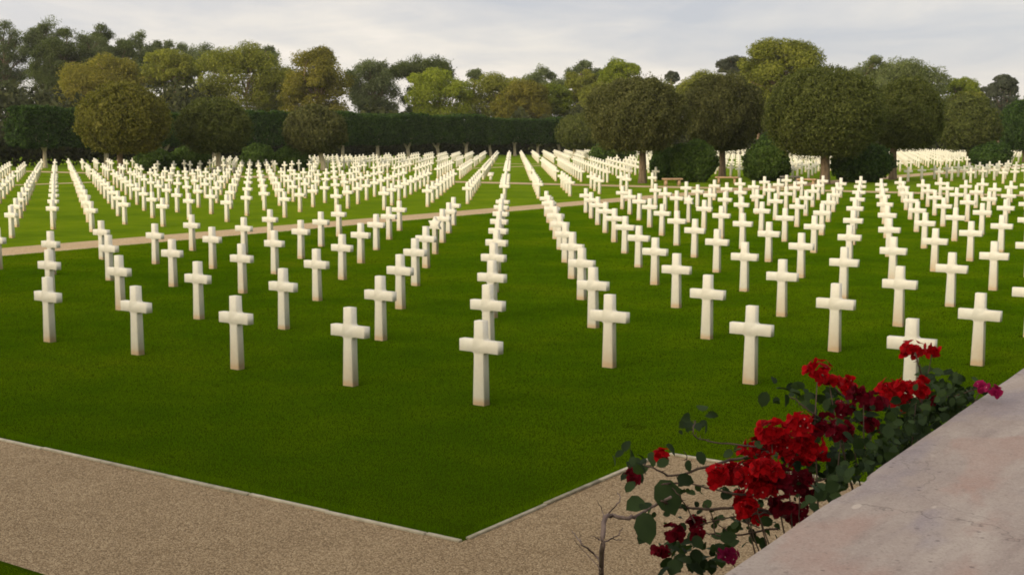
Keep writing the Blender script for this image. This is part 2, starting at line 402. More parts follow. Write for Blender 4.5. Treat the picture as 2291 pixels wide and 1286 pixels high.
# ------------------------------------------------------------------ crosses
def outline_cross():
    hw_t, hw_b, arm, at_, ab, R = 0.068, 0.086, 0.280, 0.772, 0.630, 0.034
    pts = [(-hw_b, -0.10), (hw_b, -0.10)]
    def fil(cx, cy, a0, a1, n=4):
        return [(cx + R * math.cos(a0 + (a1 - a0) * i / n), cy + R * math.sin(a0 + (a1 - a0) * i / n)) for i in range(n + 1)]
    pts += fil(hw_t + R, ab - R, PI, PI / 2)
    pts += [(arm, ab), (arm, at_)]
    pts += fil(hw_t + R, at_ + R, -PI / 2, -PI)
    pts += [(hw_t - .004, 1.0), (-hw_t + .004, 1.0)]
    pts += fil(-hw_t - R, at_ + R, 0, -PI / 2)
    pts += [(-arm, at_), (-arm, ab)]
    pts += fil(-hw_t - R, ab - R, PI / 2, 0)
    return pts
def outline_star():
    s = 0.062; R = 0.215; cz = 1.0 - R
    pts = [(-.077, -.10), (.077, -.10), (s, cz - R * .50)]
    star = []
    for k in range(12):
        a = -PI / 2 + PI * k / 6
        r = R if k % 2 == 0 else R / math.sqrt(3)
        star.append((r * math.cos(a), cz + r * math.sin(a)))
    pts += star[1:]      # the lowest point merges into the shaft
    pts += [(-s, cz - R * .50)]
    return pts
def extrude(pts, t, bev=0.005):
    P = np.array(pts); n = len(P)
    # inset by vertex normals
    e = np.roll(P, -1, 0) - P; e /= np.linalg.norm(e, axis=1)[:, None]
    nr = np.stack([-e[:, 1], e[:, 0]], 1)
    pn = nr + np.roll(nr, 1, 0); pn /= np.maximum(np.linalg.norm(pn, axis=1)[:, None], 1e-6)
    cosv = np.clip((pn * nr).sum(1), .35, 1)
    Q = P + pn * (bev / cosv)[:, None]
    y = [-t / 2, -t / 2 + bev, t / 2 - bev, t / 2]
    V = []
    for yy, S in zip(y, (Q, P, P, Q)): V += [(a, yy, b) for a, b in S]
    F = [tuple(range(n)), tuple(range(4 * n - 1, 3 * n - 1, -1))]
    for r in range(3):
        for k in range(n): F.append((r * n + (k + 1) % n, r * n + k, (r + 1) * n + k, (r + 1) * n + (k + 1) % n))
    return np.array(V), F
CV, CF = extrude(outline_cross(), 0.112)
SV, SF = extrude(outline_star(), 0.105)
def cross_mesh(V, F, name): return mesh_np(name, V, [i for f in F for i in f], [len(f) for f in F])
ME_CROSS = cross_mesh(CV, CF, 'grave_cross'); ME_CROSS.materials.append(M['marble'])
ME_STAR = cross_mesh(SV, SF, 'star_headstone'); ME_STAR.materials.append(M['marble'])

# discs kept free of graves: trees, shrubs, benches
CLEAR = []
WORDS = 'zeroth first second third fourth fifth sixth seventh eighth ninth tenth eleventh twelfth thirteenth fourteenth fifteenth sixteenth seventeenth eighteenth nineteenth twentieth'.split()
def place_crosses():
    cand = []
    for n in range(0, 66):
        for m in range(-47, 8):
            if m in (-10, -11, -12, -31, -32) or n in (19, 20, 35, 36): continue
            if n == 0 and m > 0: continue
            if m > 2: continue
            if 20 < n < 25 and m > -16: continue          # the open mall round the crossing of the paths
            p = grid(m, n)
            if any((p[0] - c[0]) ** 2 + (p[1] - c[1]) ** 2 < c[2] ** 2 for c in CLEAR): continue
            x, y, z = project([[p[0], p[1], 0], [p[0], p[1], 1.0]])
            if z[0] < 3: continue
            hw = 0.3 * FL / z[0]
            inside = x[0] > -hw * .6 and x[0] < FW + hw * .6
            if x[0] < -0.2 * FW or x[0] > 1.2 * FW: continue
            cand.append((z[0], inside, m, n, p))
    cand.sort(key=lambda c: c[0])
    ind = [c for c in cand if c[1]][:300]; keys = {(c[2], c[3]) for c in ind}
    rest = [c for c in cand if (c[2], c[3]) not in keys]
    files = {}
    for c in ind:
        i = c[2] + c[3]; files.setdefault((i, c[2] > -11), []).append(c)
    stars = {(-6, 5), STAR2}
    rr = random.Random(5)
    for (i, nearside), L in sorted(files.items()):
        L.sort(key=lambda c: c[3])
        for k, c in enumerate(L):
            m, n, p = c[2], c[3], c[4]
            st = (m, n) in stars
            o = bpy.data.objects.new('star_headstone' if st else 'grave_cross', ME_STAR if st else ME_CROSS)
            COL.objects.link(o)
            o.location = (p[0] + rr.uniform(-.012, .012), p[1] + rr.uniform(-.012, .012), 0)
            o.rotation_euler = (rr.uniform(-.008, .008), rr.uniform(-.008, .008), YAW + rr.uniform(-.02, .02))
            where = 'the corner file' if i == 0 else f'the {WORDS[abs(i)]} file {"right" if i > 0 else "left"} of the corner file'
            side = 'before the path' if nearside else 'beyond the path'
            lab = f'white marble cross, {WORDS[k + 1]} back {side}, {where}'
            if st: lab = f'white star-shaped headstone on a shaft, {WORDS[abs(i)]} file {"right" if i > 0 else "left"} of the corner file'
            tag(o, lab, 'headstone' if st else 'cross', 'white marble headstones in rows on the lawn')
    # the far multitude
    nV = len(CV); B = []; Fl = []; S = []
    base = np.array([i for f in CF for i in f]); sz = [len(f) for f in CF]
    cy, sy = math.cos(YAW), math.sin(YAW)
    rot = np.array([[cy, -sy, 0], [sy, cy, 0], [0, 0, 1]])
    for q, c in enumerate(rest):
        a = rr.uniform(-.02, .02); ca, sa = math.cos(a), math.sin(a)
        R2 = rot @ np.array([[ca, -sa, 0], [sa, ca, 0], [0, 0, 1]])
        B.append(CV @ R2.T + np.array([c[4][0], c[4][1], 0])); Fl.append(base + q * nV); S += sz
    if rest:
        me = mesh_np('far_crosses', np.concatenate(B), np.concatenate(Fl), S)
        tag(link('far_crosses', me, M['marble']), 'far rows of small white crosses beyond the counted ones', 'crosses', None, 'stuff')
    print('CROSSES', len(ind), len(rest), 'max depth', ind[-1][0])
_s2 = to_grid(*ground_at(1541.5, 497)[:2]); STAR2 = (round(_s2[0]), round(_s2[1])); print('STAR2', _s2)

# ------------------------------------------------------------------ foliage
def quads(P, Nr, size, jitter=0.9, aspect=0.6, rng=RNG):
    """leaf-sized rhombic faces at P facing roughly along Nr"""
    N = len(P)
    Nn = Nr + rng.normal(size=(N, 3)) * jitter; Nn /= np.linalg.norm(Nn, axis=1)[:, None] + 1e-9
    T = rng.normal(size=(N, 3)); T -= (T * Nn).sum(1)[:, None] * Nn; T /= np.linalg.norm(T, axis=1)[:, None] + 1e-9
    Bt = np.cross(Nn, T); s = (size * (0.6 + 0.8 * rng.random(N)))[:, None]
    V = np.empty((N, 4, 3), np.float32)
    V[:, 0] = P - T * s; V[:, 1] = P + Bt * s * aspect; V[:, 2] = P + T * s; V[:, 3] = P - Bt * s * aspect
    return V.reshape(-1, 3)
def lumps(rng, amp, freq, k=5):
    W = rng.normal(size=(k, 3)) * freq; ph = rng.random(k) * 6.28; a = amp * (0.5 + rng.random(k)) / k ** .5
    return lambda D: (np.sin(D @ W.T + ph) * a).sum(1)
def sphere(N, rng):
    D = rng.normal(size=(N, 3)); return D / np.linalg.norm(D, axis=1)[:, None]
def ball(c, r, N, rng, shell=0.55, amp=0.06, freq=4, flat_bottom=None):
    D = sphere(N, rng); f = lumps(rng, amp, freq); f2 = lumps(rng, amp * .6, freq * 2.6)
    rad = (1 + f(D) + f2(D)) * (shell + (1 - shell) * rng.random(N) ** 0.45)
    P = D * rad[:, None]
    if flat_bottom is not None: P[:, 2] = np.maximum(P[:, 2], flat_bottom + .12 * rng.random(N))
    return np.array(c) + P * np.array(r), D / np.array(r) * np.mean(r)
def leaf_mesh(name, V):
    n = len(V) // 4
    return mesh_np(name, V, np.arange(4 * n), np.full(n, 4))

def limb_path(p0, p1, rng, bend=0.12, n=5):
    p0, p1 = np.array(p0, float), np.array(p1, float); L = np.linalg.norm(p1 - p0)
    off = rng.normal(size=3) * bend * L; off[2] = abs(off[2]) * .4
    return [tuple(p0 + (p1 - p0) * t + off * math.sin(PI * t)) for t in np.linspace(0, 1, n)]

def crown_box(px0, px1, py0, py1, Y):
    """centre and half sizes of a crown filling a pixel box at distance Y"""
    l, r = at(px0, (py0 + py1) / 2, Y), at(px1, (py0 + py1) / 2, Y); t, b = at((px0 + px1) / 2, py0, Y), at((px0 + px1) / 2, py1, Y)
    return np.array([(l[0] + r[0]) / 2, Y, (t[2] + b[2]) / 2]), (r[0] - l[0]) / 2, (t[2] - b[2]) / 2

def round_tree(seed, box, Y, trunk_px, mat, bark, label, name='clipped_tree', group='clipped round trees among the graves', N=16000, lean=0.0, forks=3, tr=0.24, size=0.10):
    rng = np.random.default_rng(seed); N = int(N * 2.3); size *= .78
    c, rx, rz = crown_box(*box, Y)
    bx = at(trunk_px, 400, Y)[0]
    root = empty(name, (bx, Y, 0), label, 'tree', group)
    cl = c - np.array([bx, Y, 0])
    P, D = ball(cl, (rx * .97, rx * .97, rz * .97), N, rng, 0.70, 0.065, 5.5, -0.86)
    Pi, Di = ball(cl, (rx * .8, rx * .8, rz * .8), N // 7, rng, 0.1, 0.05, 3, -0.8)
    # ragged shoots past the clipped outline
    k = N // 9; P2, D2 = ball(cl, (rx * 1.0, rx * 1.0, rz * 1.02), k, rng, 0.95, 0.06, 11, -0.9)
    V = np.concatenate([quads(Pi, Di, size * 2.2, 0.8, .7, rng), quads(P, D, size, 0.8, .55, rng), quads(P2, D2, size * .9, 1.1, .4, rng)])
    link('crown', leaf_mesh('crown', V), mat, root)
    mb = MB(); zt = cl[2] - rz * 0.55
    top = np.array([lean, 0, zt]); R = tr
    path = [(0, 0, -0.1), (0.02, 0, zt * .25), (lean * .45, .03, zt * .6), (lean, 0, zt)]
    mb.tube(path, [R * 1.35, R * 1.05, R * .95, R * .8], 9)
    for q in range(forks):
        a = 2 * PI * q / forks + rng.random() * 1.2
        e = top + np.array([math.cos(a) * rx * .55, math.sin(a) * rx * .4, rz * (.5 + .3 * rng.random())])
        st = np.array(path[2]) * (0.55) + np.array(path[3]) * .45
        mb.tube(limb_path(st, e, rng, .1), [R * .62, R * .5, R * .4, R * .3, R * .15], 6)
    link('trunk', mb.mesh('trunk', True), bark, root)
    CLEAR.append((bx, Y, 1.5))
    return root

def bush(seed, box, Y, mat, label, name='clipped_shrub', N=6000, group='low clipped shrubs under the trees', size=0.10):
    rng = np.random.default_rng(seed); N = int(N * 2.2)
    c, rx, rz = crown_box(*box, Y)
    h = c[2] + rz
    root_z = h / 2 - .05
    P, D = ball((0, 0, root_z), (rx, rx * .9, h / 2 * 1.08), N, rng, 0.45, 0.11, 4.5, -0.9)
    o = link(name, leaf_mesh(name, quads(P, D, size, .8, .6, rng)), mat, None, (c[0], Y, 0))
    tag(o, label, 'shrub', group)
    CLEAR.append((c[0], Y, rx + .5))
    return o

def pine(seed, box, Y, mat, label, clumps=22, N=850, trunk_px=None, size=0.15, name='umbrella_pine', group='pines behind the hedge', dome=1.0, aspect=.5):
    """rounded crown built of overlapping cushions of needles, bare limbs showing between the lower ones"""
    rng = np.random.default_rng(seed)
    c, rx, rz = crown_box(*box, Y)
    bx = at(trunk_px, 250, Y)[0] if trunk_px else c[0]
    root = empty(name, (bx, Y, 0), label, 'tree', group)
    cl = c - np.array([bx, Y, 0])
    Vs = []; cents = []; clumps = int(clumps * 2.0)
    for k in range(clumps):
        s = rx * (0.17 + 0.17 * rng.random())
        r3 = np.array([s, s, min(s * .72, rz * .42)])
        if k < clumps * .62:        # cushions on the outline of the dome
            a = rng.uniform(0, 2 * PI); t = rng.random() ** .8
            q = t * PI * .5 * dome; d = np.array([math.cos(a) * math.sin(q + .15), math.sin(a) * math.sin(q + .15), math.cos(q + .15)]); d[2] = d[2] * 2 - 1 if k % 3 else d[2]
            d = d / max(1.0, np.linalg.norm(d))
        else:
            d = rng.uniform(-.8, .8, 3)
        p = cl + d * np.array([rx - s * .85, (rx - s * .85) * .8, rz - r3[2] * .8])
        cents.append(p)
        n = int(N * 1.15 * (0.6 + .6 * rng.random()) * (s / rx / .25) ** 1.5)
        P, D = ball(p, r3, n, rng, 0.66, 0.17, 5, -.7)
        D = D + np.array([0, 0, .35])
        Vs.append(quads(P, D, size, .45, aspect, rng))
    F = sphere(N * 3, rng) * (rng.random(N * 3) ** .4)[:, None] * np.array([rx, rx * .8, rz]) * .86 + cl
    Vs.append(quads(F, rng.normal(size=F.shape), size * 1.3, .8, .6, rng))
    link('crown', leaf_mesh('crown', np.concatenate(Vs)), mat, root)
    mb = MB(); R = 0.024 * cl[2] * (0.8 + .3 * rng.random())
    zt = cl[2] - rz * .2
    path = [(0, 0, -.1), (rng.uniform(-.3, .3), 0, zt * .35), (cl[0] * .3 + rng.uniform(-.3, .3), 0, zt * .7), (cl[0] * .6, 0, zt)]
    mb.tube(path, [R * 1.2, R, R * .85, R * .6], 8)
    for p in cents[:22]:
        t = .55 + .45 * rng.random(); st = np.array(path[2]) * (1 - t) + np.array(path[3]) * t
        if p[2] > st[2] - 1: mb.tube(limb_path(st, p, rng, .1), [R * .45, R * .38, R * .3, R * .22, R * .1], 5)
    link('trunk', mb.mesh('trunk', True), M['bark_pine'], root)
    return root

def gum(seed, box, Y, mat, label, clumps=16, N=420, trunk_px=None, size=0.17, droop=.8, name='eucalyptus_tree', group='tall eucalyptus trees behind the pines', bark='bark', spread=1.0, low_fill=0):
    """open crown of separate hanging clumps with sky between them"""
    rng = np.random.default_rng(seed)
    c, rx, rz = crown_box(*box, Y)
    bx = at(trunk_px, 250, Y)[0] if trunk_px else c[0]
    root = empty(name, (bx, Y, 0), label, 'tree', group)
    cl = c - np.array([bx, Y, 0]); Vs = []; cents = []; clumps = int(clumps * 1.4)
    for k in range(clumps):
        for _ in range(40):
            d = rng.uniform(-1, 1, 3)
            q = (d ** 2).sum()
            if .2 < q < 1 and all(np.linalg.norm((cl + d * np.array([rx, rx, rz]) * .85 - p_) / np.array([rx, rx * 1.6, rz])) > .21 for p_ in cents): break
        s = min(rx * (0.17 + 0.14 * rng.random()), rz * .45)
        p = cl + d * np.array([rx - s * .9, (rx - s) * .7, max(rz - s * .85, .3)])
        cents.append(p); n = int(N * 1.9 * (.6 + .8 * rng.random()))
        P, D = ball(p, (s * 1.1, s * 1.1, s * (.75 + .25 * rng.random())), n, rng, .2, .28, 5)
        P[:, 2] -= np.abs(rng.normal(size=len(P))) * s * .28 * droop
        Vs.append(quads(P, D * np.array([1, 1, .4]), size, .9, .42, rng))
    if low_fill:
        P = rng.uniform(-1, 1, (low_fill, 3)) * np.array([rx * .9, rx * .5, rz * .5]) + cl - np.array([0, 0, rz * .55])
        Vs.append(quads(P, rng.normal(size=P.shape), size, 1, .5, rng))
    link('crown', leaf_mesh('crown', np.concatenate(Vs)), mat, root)
    mb = MB(); R = 0.020 * (cl[2] + rz)
    zt = cl[2]
    path = [(0, 0, -.1), (.2, 0, zt * .4), (cl[0] * .4 + rng.uniform(-.3, .3), 0, zt * .75), (cl[0] * .8, 0, zt + rz * .35)]
    mb.tube(path, [R * 1.25, R, R * .75, R * .3], 7)
    for p in cents:
        t = rng.random(); i = 1 if p[2] < path[2][2] + 1 else 2
        st = np.array(path[i]) * (1 - t) + np.array(path[i + 1]) * t
        if st[2] > p[2]: st = np.array(path[i])
        mb.tube(limb_path(st, p, rng, .12), [R * .42, R * .34, R * .26, R * .2, R * .08], 5)
    link('trunk', mb.mesh('trunk', True), M[bark], root)
    return root

# clipped round trees near the crossing of the paths, right side
round_tree(1, (1308, 1540, 168, 352), 84, 1437, M['topiary_brown'], M['bark'], 'round clipped tree with brownish crown, leftmost of the big ones right of centre', N=19000)
round_tree(2, (1524, 1712, 163, 352), 95, 1615, M['topiary_brown'], M['bark'], 'brownish round clipped tree between two larger ones, trunk behind a stone bench', N=17000)
round_tree(3, (1712, 1976, 150, 366), 82, 1845, M['topiary'], M['bark'], 'largest round clipped olive-green tree with thick sunlit trunk, under the domed pine', N=24000, tr=.30)
round_tree(4, (1946, 2110, 174, 346), 90, 1997, M['topiary'], M['bark'], 'round clipped dark tree whose forked trunk stands just right of the largest one', N=18000, forks=4)
round_tree(5, (2092, 2238, 216, 346), 132, 2165, M['topiary'], M['bark'], 'smaller round clipped tree beyond the crosses near the right edge', N=12000, size=.16)
round_tree(6, (2236, 2345, 222, 345), 146, 2290, M['ficus'], M['bark'], 'dark clipped tree cut off by the right edge of the picture', N=12000, size=.17)
round_tree(7, (1243, 1352, 254, 338), 165, 1285, M['topiary'], M['bark_pale'], 'small far round tree with pale trunk at the right end of the hedge', N=9000, size=.18, tr=.22)
# left side
round_tree(8, (633, 776, 236, 350), 116, 724, M['topiary_brown'], M['bark_pale'], 'brownish round clipped tree with pale leaning trunk, left of the long hedge', N=13000, lean=-.5, size=.15)
round_tree(9, (394, 562, 220, 350), 112, 490, M['topiary'], M['bark_pale'], 'olive round clipped tree with pale forked trunk above a dark bench', N=15000, forks=5, size=.15)
round_tree(10, (175, 378, 188, 352), 106, 270, M['topiary_gold'], M['bark'], 'golden-topped round clipped tree, the largest on the left side', N=19000, size=.15)

# shrubs
bush(21, (302, 388, 332, 380), 114, M['shrub'], 'low rounded green shrub just right of the golden-topped round tree')
bush(22, (384, 468, 328, 382), 117, M['shrub'], 'low green shrub just left of the pale forked trunk')
bush(23, (540, 612, 322, 376), 122, M['shrub'], 'dark green shrub just right of the bench under the olive tree')
bush(24, (614, 692, 324, 386), 116, M['shrub'], 'green shrub left of the pale leaning trunk')
bush(25, (1455, 1516, 328, 408), 90, M['ficus'], 'narrow dark shrub beside the leftmost large brownish tree', N=6000)
bush(26, (1496, 1608, 318, 416), 86, M['shrub'], 'tall bright green shrub behind the warm stone bench', N=9000)
bush(27, (1662, 1770, 322, 406), 88, M['shrub'], 'green shrub between two gaps full of far crosses', N=9000)
bush(28, (1858, 1990, 322, 420), 86, M['ficus'], 'broad dark shrub between the two tree trunks on the right', N=10000)
bush(29, (2168, 2262, 320, 366), 128, M['ficus'], 'dark low shrub under the smaller round tree at right', N=6000)
bush(30, (1320, 1420, 318, 348), 150, M['shrub'], 'far low shrub beyond crosses left of the large brownish tree', N=5000, size=.14)
bush(31, (1690, 1752, 300, 345), 130, M['ficus'], 'small dark shrub far behind, seen between round crowns', N=4000, size=.13)

# pleached hedge of ficus trees along the far side of the plots (grid line m = -50)
def hedge_tree(seed, n, label, w=6.9, z0=2.15, z1=5.8, mline=-50.0, lean=0, N=13000, forks=3):
    rng = np.random.default_rng(seed); z1 += rng.uniform(-.3, .3); z0 += rng.uniform(-.2, .2)
    p = grid(mline, n); root = empty('pleached_tree', (p[0], p[1], 0), label, 'tree', 'pleached trees forming the tall hedge', math.atan2(EH[1], EH[0]))
    S = np.array([w / 2, 1.6, (z1 - z0) / 2]); C = np.array([0, 0, (z0 + z1) / 2])
    U = rng.uniform(-1, 1, (N, 3)); ax = rng.integers(0, 3, N); sg = np.sign(rng.uniform(-1, 1, N))
    keep = rng.random(N) < .72
    for k in range(3):
        s = keep & (ax == k); U[s, k] = sg[s] * (1 - .22 * rng.random(s.sum()) ** 2)
    D = np.zeros((N, 3)); D[np.arange(N), ax] = sg
    f = lumps(rng, .13, 3.6); U *= (1 + f(U))[:, None]
    # rounded corners and a ragged underside
    r4 = (np.abs(U) ** 6).sum(1) ** (1 / 6); U = U / np.maximum(r4, 1)[:, None] * (1 + .04 * rng.normal(size=N))[:, None]
    U[:, 2] = np.where(U[:, 2] < -.7, U[:, 2] + .25 * f(U * 2) - .1 * rng.random(N), U[:, 2])
    link('crown', leaf_mesh('crown', quads(C + U * S, D, .13, .8, .6, rng)), M['ficus'], root)
    mb = MB(); R = .2 + .06 * rng.random(); fz = 1.25 + .5 * rng.random()
    mb.tube([(0, 0, -.1), (lean * .5, 0, fz * .5), (lean, 0, fz)], [R * 1.35, R, R * .95], 8)
    for q in range(forks):
        a = 2 * PI * q / forks + rng.random()
        mb.tube(limb_path((lean, 0, fz - .06), (lean + math.cos(a) * 1.3, math.sin(a) * .7, fz + 1.6 + .5 * rng.random()), rng, .1), [R * .75, R * .6, R * .5, R * .4, R * .2], 6)
    link('trunk', mb.mesh('trunk', True), M['bark_pale'], root)
hl = ['pleached hedge tree at the left edge of the picture',
      'pleached hedge tree with pale trunk, second from the left edge',
      'pleached hedge tree left of the golden-topped round tree',
      'pleached hedge tree hidden mostly by the golden-topped round tree',
      'pleached hedge tree seen between the golden and the olive round trees',
      'pleached hedge tree behind the olive round tree',
      'pleached hedge tree between the olive and the brownish round trees',
      'pleached hedge tree behind the brownish round tree on the left',
      'first pleached tree of the long hedge right of the brownish round tree',
      'second pleached tree of the long central hedge from its left end',
      'pleached hedge tree with a wide forked trunk, left of the central file',
      'pleached hedge tree with leaning trunk, left of the central grass aisle',
      'pleached hedge tree straight behind the central file of crosses',
      'pleached hedge tree right of the central grass aisle',
      'last pleached tree at the right end of the long hedge',
      'far pleached hedge tree behind the small round tree']
NH = [22.6, 25.1, 27.6, 30.1, 32.6, 35.1, 37.4, 39.7, 41.9, 44.1, 46.3, 48.4, 50.5, 52.6, 54.7, 57.0]
for k, n in enumerate(NH):
    hedge_tree(100 + k, n, hl[k], lean=(0, 0, 0, 0, 0, 0, 0, 0, -.3, -.2, 0, -.4, -.2, 0, 0, 0)[k], forks=3)
# low dark hedge that closes the view under the crowns
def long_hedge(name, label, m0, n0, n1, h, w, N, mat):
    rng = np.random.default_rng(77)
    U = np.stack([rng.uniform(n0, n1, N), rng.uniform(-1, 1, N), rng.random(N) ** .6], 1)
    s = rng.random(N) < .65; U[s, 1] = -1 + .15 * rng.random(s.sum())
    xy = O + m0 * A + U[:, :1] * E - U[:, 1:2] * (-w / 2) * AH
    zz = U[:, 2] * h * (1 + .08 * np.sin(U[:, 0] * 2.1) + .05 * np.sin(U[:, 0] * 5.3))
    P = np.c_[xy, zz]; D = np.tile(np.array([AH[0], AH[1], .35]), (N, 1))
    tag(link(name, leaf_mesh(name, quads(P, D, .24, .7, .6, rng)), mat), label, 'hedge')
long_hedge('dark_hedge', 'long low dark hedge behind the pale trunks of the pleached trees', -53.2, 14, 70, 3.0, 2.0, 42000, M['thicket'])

# pines
pine(40, (116, 341, 118, 285), 225, M['pine_rust'], 'golden-brown pine behind the golden-topped round tree', 24, trunk_px=250)
pine(41, (302, 456, 110, 208), 228, M['pine'], 'pine with a bare reddish trunk and side limb visible', 20, trunk_px=399)
pine(42, (426, 661, 94, 285), 222, M['pine'], 'broad bushy green pine above the olive round tree', 32, trunk_px=560)
pine(43, (622, 798, 104, 300), 212, M['pine_rust'], 'tall pine with tiered crown beside the sky gap', 26, trunk_px=715)
pine(44, (898, 1070, 153, 285), 232, M['pine_bright'], 'bright green pine at the left of the central group over the hedge', 22, trunk_px=985)
pine(45, (1024, 1206, 164, 285), 236, M['pine'], 'olive-green pine in the middle of the central group over the hedge', 22)
pine(46, (1154, 1294, 186, 285), 234, M['pine_bright'], 'low bright pine right of the middle of the central group', 16)
pine(47, (1250, 1352, 151, 285), 238, M['pine'], 'pine left of the taller bright pine behind the brownish round tree', 15)
pine(48, (1326, 1452, 132, 285), 230, M['pine_bright'], 'taller bright pine rising behind the leftmost large round tree', 18)
pine(49, (1500, 1668, 158, 275), 228, M['pine'], 'low pine showing between two round crowns left of the domed pine', 18)
pine(50, (1642, 1856, 80, 285), 190, M['pine'], 'tall domed pine, the highest tree right of centre', 34, N=1000, trunk_px=1750)
pine(51, (1634, 1806, 148, 290), 200, M['pine_rust'], 'shaded pine under the left of the domed pine', 20, trunk_px=1700)
pine(52, (1882, 2006, 120, 285), 225, M['pine_grey'], 'greyish pine with two small tufts on top', 15)
pine(53, (1925, 2128, 130, 260), 222, M['pine_grey'], 'broad greyish pine behind the dark round tree on the right', 22)
pine(54, (2085, 2215, 174, 285), 230, M['pine_bright'], 'low pale green pine sloping down toward the right edge', 14)
pine(55, (2190, 2288, 166, 290), 215, M['grey_dark'], 'dark cone-shaped conifer near the right edge', 20, name='dark_conifer')
pine(56, (1415, 1550, 170, 275), 240, M['pine_grey'], 'faint pine behind the top of the leftmost large round tree', 13)
pine(57, (1602, 1678, 122, 172), 250, M['grey_dark'], 'small dark grey tree top left of the domed pine', 9, N=500, name='dark_tree')
pine(58, (1484, 1524, 159, 190), 260, M['grey_dark'], 'tiny dark round tree top far behind, right of the leftmost large round tree', 5, N=300, name='dark_tree')
pine(59, (2256, 2336, 223, 300), 205, M['pine'], 'pine crown low at the extreme right edge', 12)

pine(64, (2110, 2240, 205, 300), 226, M['pine'], 'low pine filling the dip between the pale green pine and the dark conifer', 16)
pine(65, (1395, 1470, 190, 290), 232, M['pine_grey'], 'pine half hidden behind the leftmost large round tree', 14)
pine(60, (1095, 1240, 180, 290), 226, M['pine_rust'], 'olive-brown pine in front of the central group, just over the hedge', 18)
pine(61, (1285, 1400, 185, 290), 222, M['pine'], 'low pine just over the right end of the hedge', 16)
pine(62, (345, 470, 190, 290), 246, M['pine_rust'], 'shaded brownish pine behind the bare reddish trunk', 18)
pine(63, (560, 700, 150, 300), 232, M['pine'], 'pine filling the gap between the broad bushy pine and the tiered one', 20)

# eucalyptus
gum(70, (-53, 78, 27, 250), 262, M['gum'], 'tall grey-green eucalyptus at the left edge', 26, N=520, low_fill=2500)
gum(71, (44, 158, 23, 200), 268, M['gum'], 'tall grey eucalyptus second from the left edge', 22, N=480)
gum(72, (54, 213, 47, 260), 252, M['gum_dark'], 'dense dark green eucalyptus in front of the tall grey ones', 34, N=700, droop=.5, low_fill=3000)
gum(73, (178, 276, 47, 190), 264, M['gum_dark'], 'dark eucalyptus with bluish crown left of the pale tufted ones', 18, N=600)
gum(74, (244, 353, 63, 190), 270, M['gum'], 'pale tufted eucalyptus with one spiky top', 18, N=420)
gum(75, (328, 404, 79, 165), 272, M['gum'], 'small pale eucalyptus top above the bare-trunked pine, left one', 10, N=420)
gum(76, (376, 514, 81, 170), 274, M['gum'], 'small pale eucalyptus top above the bare-trunked pine, right one', 16, N=420)
gum(77, (552, 636, 93, 160), 262, M['gum'], 'pale eucalyptus tip above the broad bushy pine', 9, N=420)
gum(78, (764, 904, 109, 275), 240, M['gum'], 'open eucalyptus with hanging clumps standing in the sky gap', 26, N=520, trunk_px=838, droop=1.2)
gum(79, (864, 1046, 121, 190), 244, M['gum_dark'], 'flat-topped dark eucalyptus right of the sky gap', 22, N=560, trunk_px=945, droop=1.1)
gum(80, (892, 968, 157, 270), 246, M['gum'], 'slender eucalyptus with thin hanging foliage at the edge of the sky gap', 10, N=300, droop=1.4)
gum(81, (1164, 1276, 137, 215), 262, M['gum'], 'sparse grey eucalyptus left of the pair above the central pines', 14, N=380)
gum(82, (1250, 1353, 130, 200), 264, M['gum'], 'sparse grey eucalyptus right of the pair above the central pines', 12, N=420)
gum(83, (1330, 1420, 129, 190), 266, M['gum'], 'grey eucalyptus top peeking over the taller bright pine', 9, N=380)
gum(85, (140, 262, 62, 230), 256, M['gum'], 'grey-green eucalyptus between the dense dark one and the bluish one', 24, N=480, low_fill=2000)
gum(86, (215, 335, 84, 235), 258, M['gum_dark'], 'dull green eucalyptus filling the dip left of the bare-trunked pine', 24, N=480, low_fill=2000)
gum(84, (1032, 1093, 151, 190), 268, M['gum'], 'small faint eucalyptus top between the central pines', 6, N=300)

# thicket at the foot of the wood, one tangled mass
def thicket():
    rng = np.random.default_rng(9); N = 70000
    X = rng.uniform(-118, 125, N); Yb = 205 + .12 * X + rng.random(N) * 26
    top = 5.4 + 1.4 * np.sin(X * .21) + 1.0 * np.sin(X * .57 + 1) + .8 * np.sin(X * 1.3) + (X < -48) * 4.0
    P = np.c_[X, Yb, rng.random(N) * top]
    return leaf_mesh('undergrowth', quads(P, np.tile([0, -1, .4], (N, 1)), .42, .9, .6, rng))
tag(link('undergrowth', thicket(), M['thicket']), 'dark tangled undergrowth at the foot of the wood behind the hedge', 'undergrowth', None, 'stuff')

# ------------------------------------------------------------------ benches, marker
def bench(px, py, Y, L, yaw, mat, label, H=.46, D=.5, thick=.10, name='stone_bench'):
    p = at(px, py, Y)
    root = empty(name, (p[0], Y, 0), label, 'bench', 'benches under the clipped trees', yaw)
    b = MB(); b.box((0, 0, H - thick / 2), (L, D, thick)); s = link('seat', b.mesh('seat'), mat, root)
    bv = s.modifiers.new('b', 'BEVEL'); bv.width = .015; bv.segments = 2
    for sx in (-1, 1):
        b = MB(); b.box((sx * L * .34, 0, (H - thick) / 2 - .002), (.16, D * .78, H - thick), 0, 0, .86)
        link('leg', b.mesh('leg'), mat, root)
    CLEAR.append((p[0], Y, 1.6))
bench(1504, 415, 80, 1.25, .15, M['bench'], 'low warm tan stone bench in front of the tall bright shrub')
bench(1626, 410, 83, 1.5, -.25, M['bench'], 'stone bench at the foot of the brownish tree between two larger ones')
bench(1768, 405, 84, 1.3, .2, M['bench_grey'], 'grey stone bench beside the shrub, left of the thick sunlit trunk')
bench(1806, 412, 79, 1.2, -.5, M['bench'], 'tan stone bench nearest the foot of the thick sunlit trunk')
bench(500, 388, 108, 2.6, .1, M['bench_grey'], 'long dark bench under the olive tree with the forked trunk')
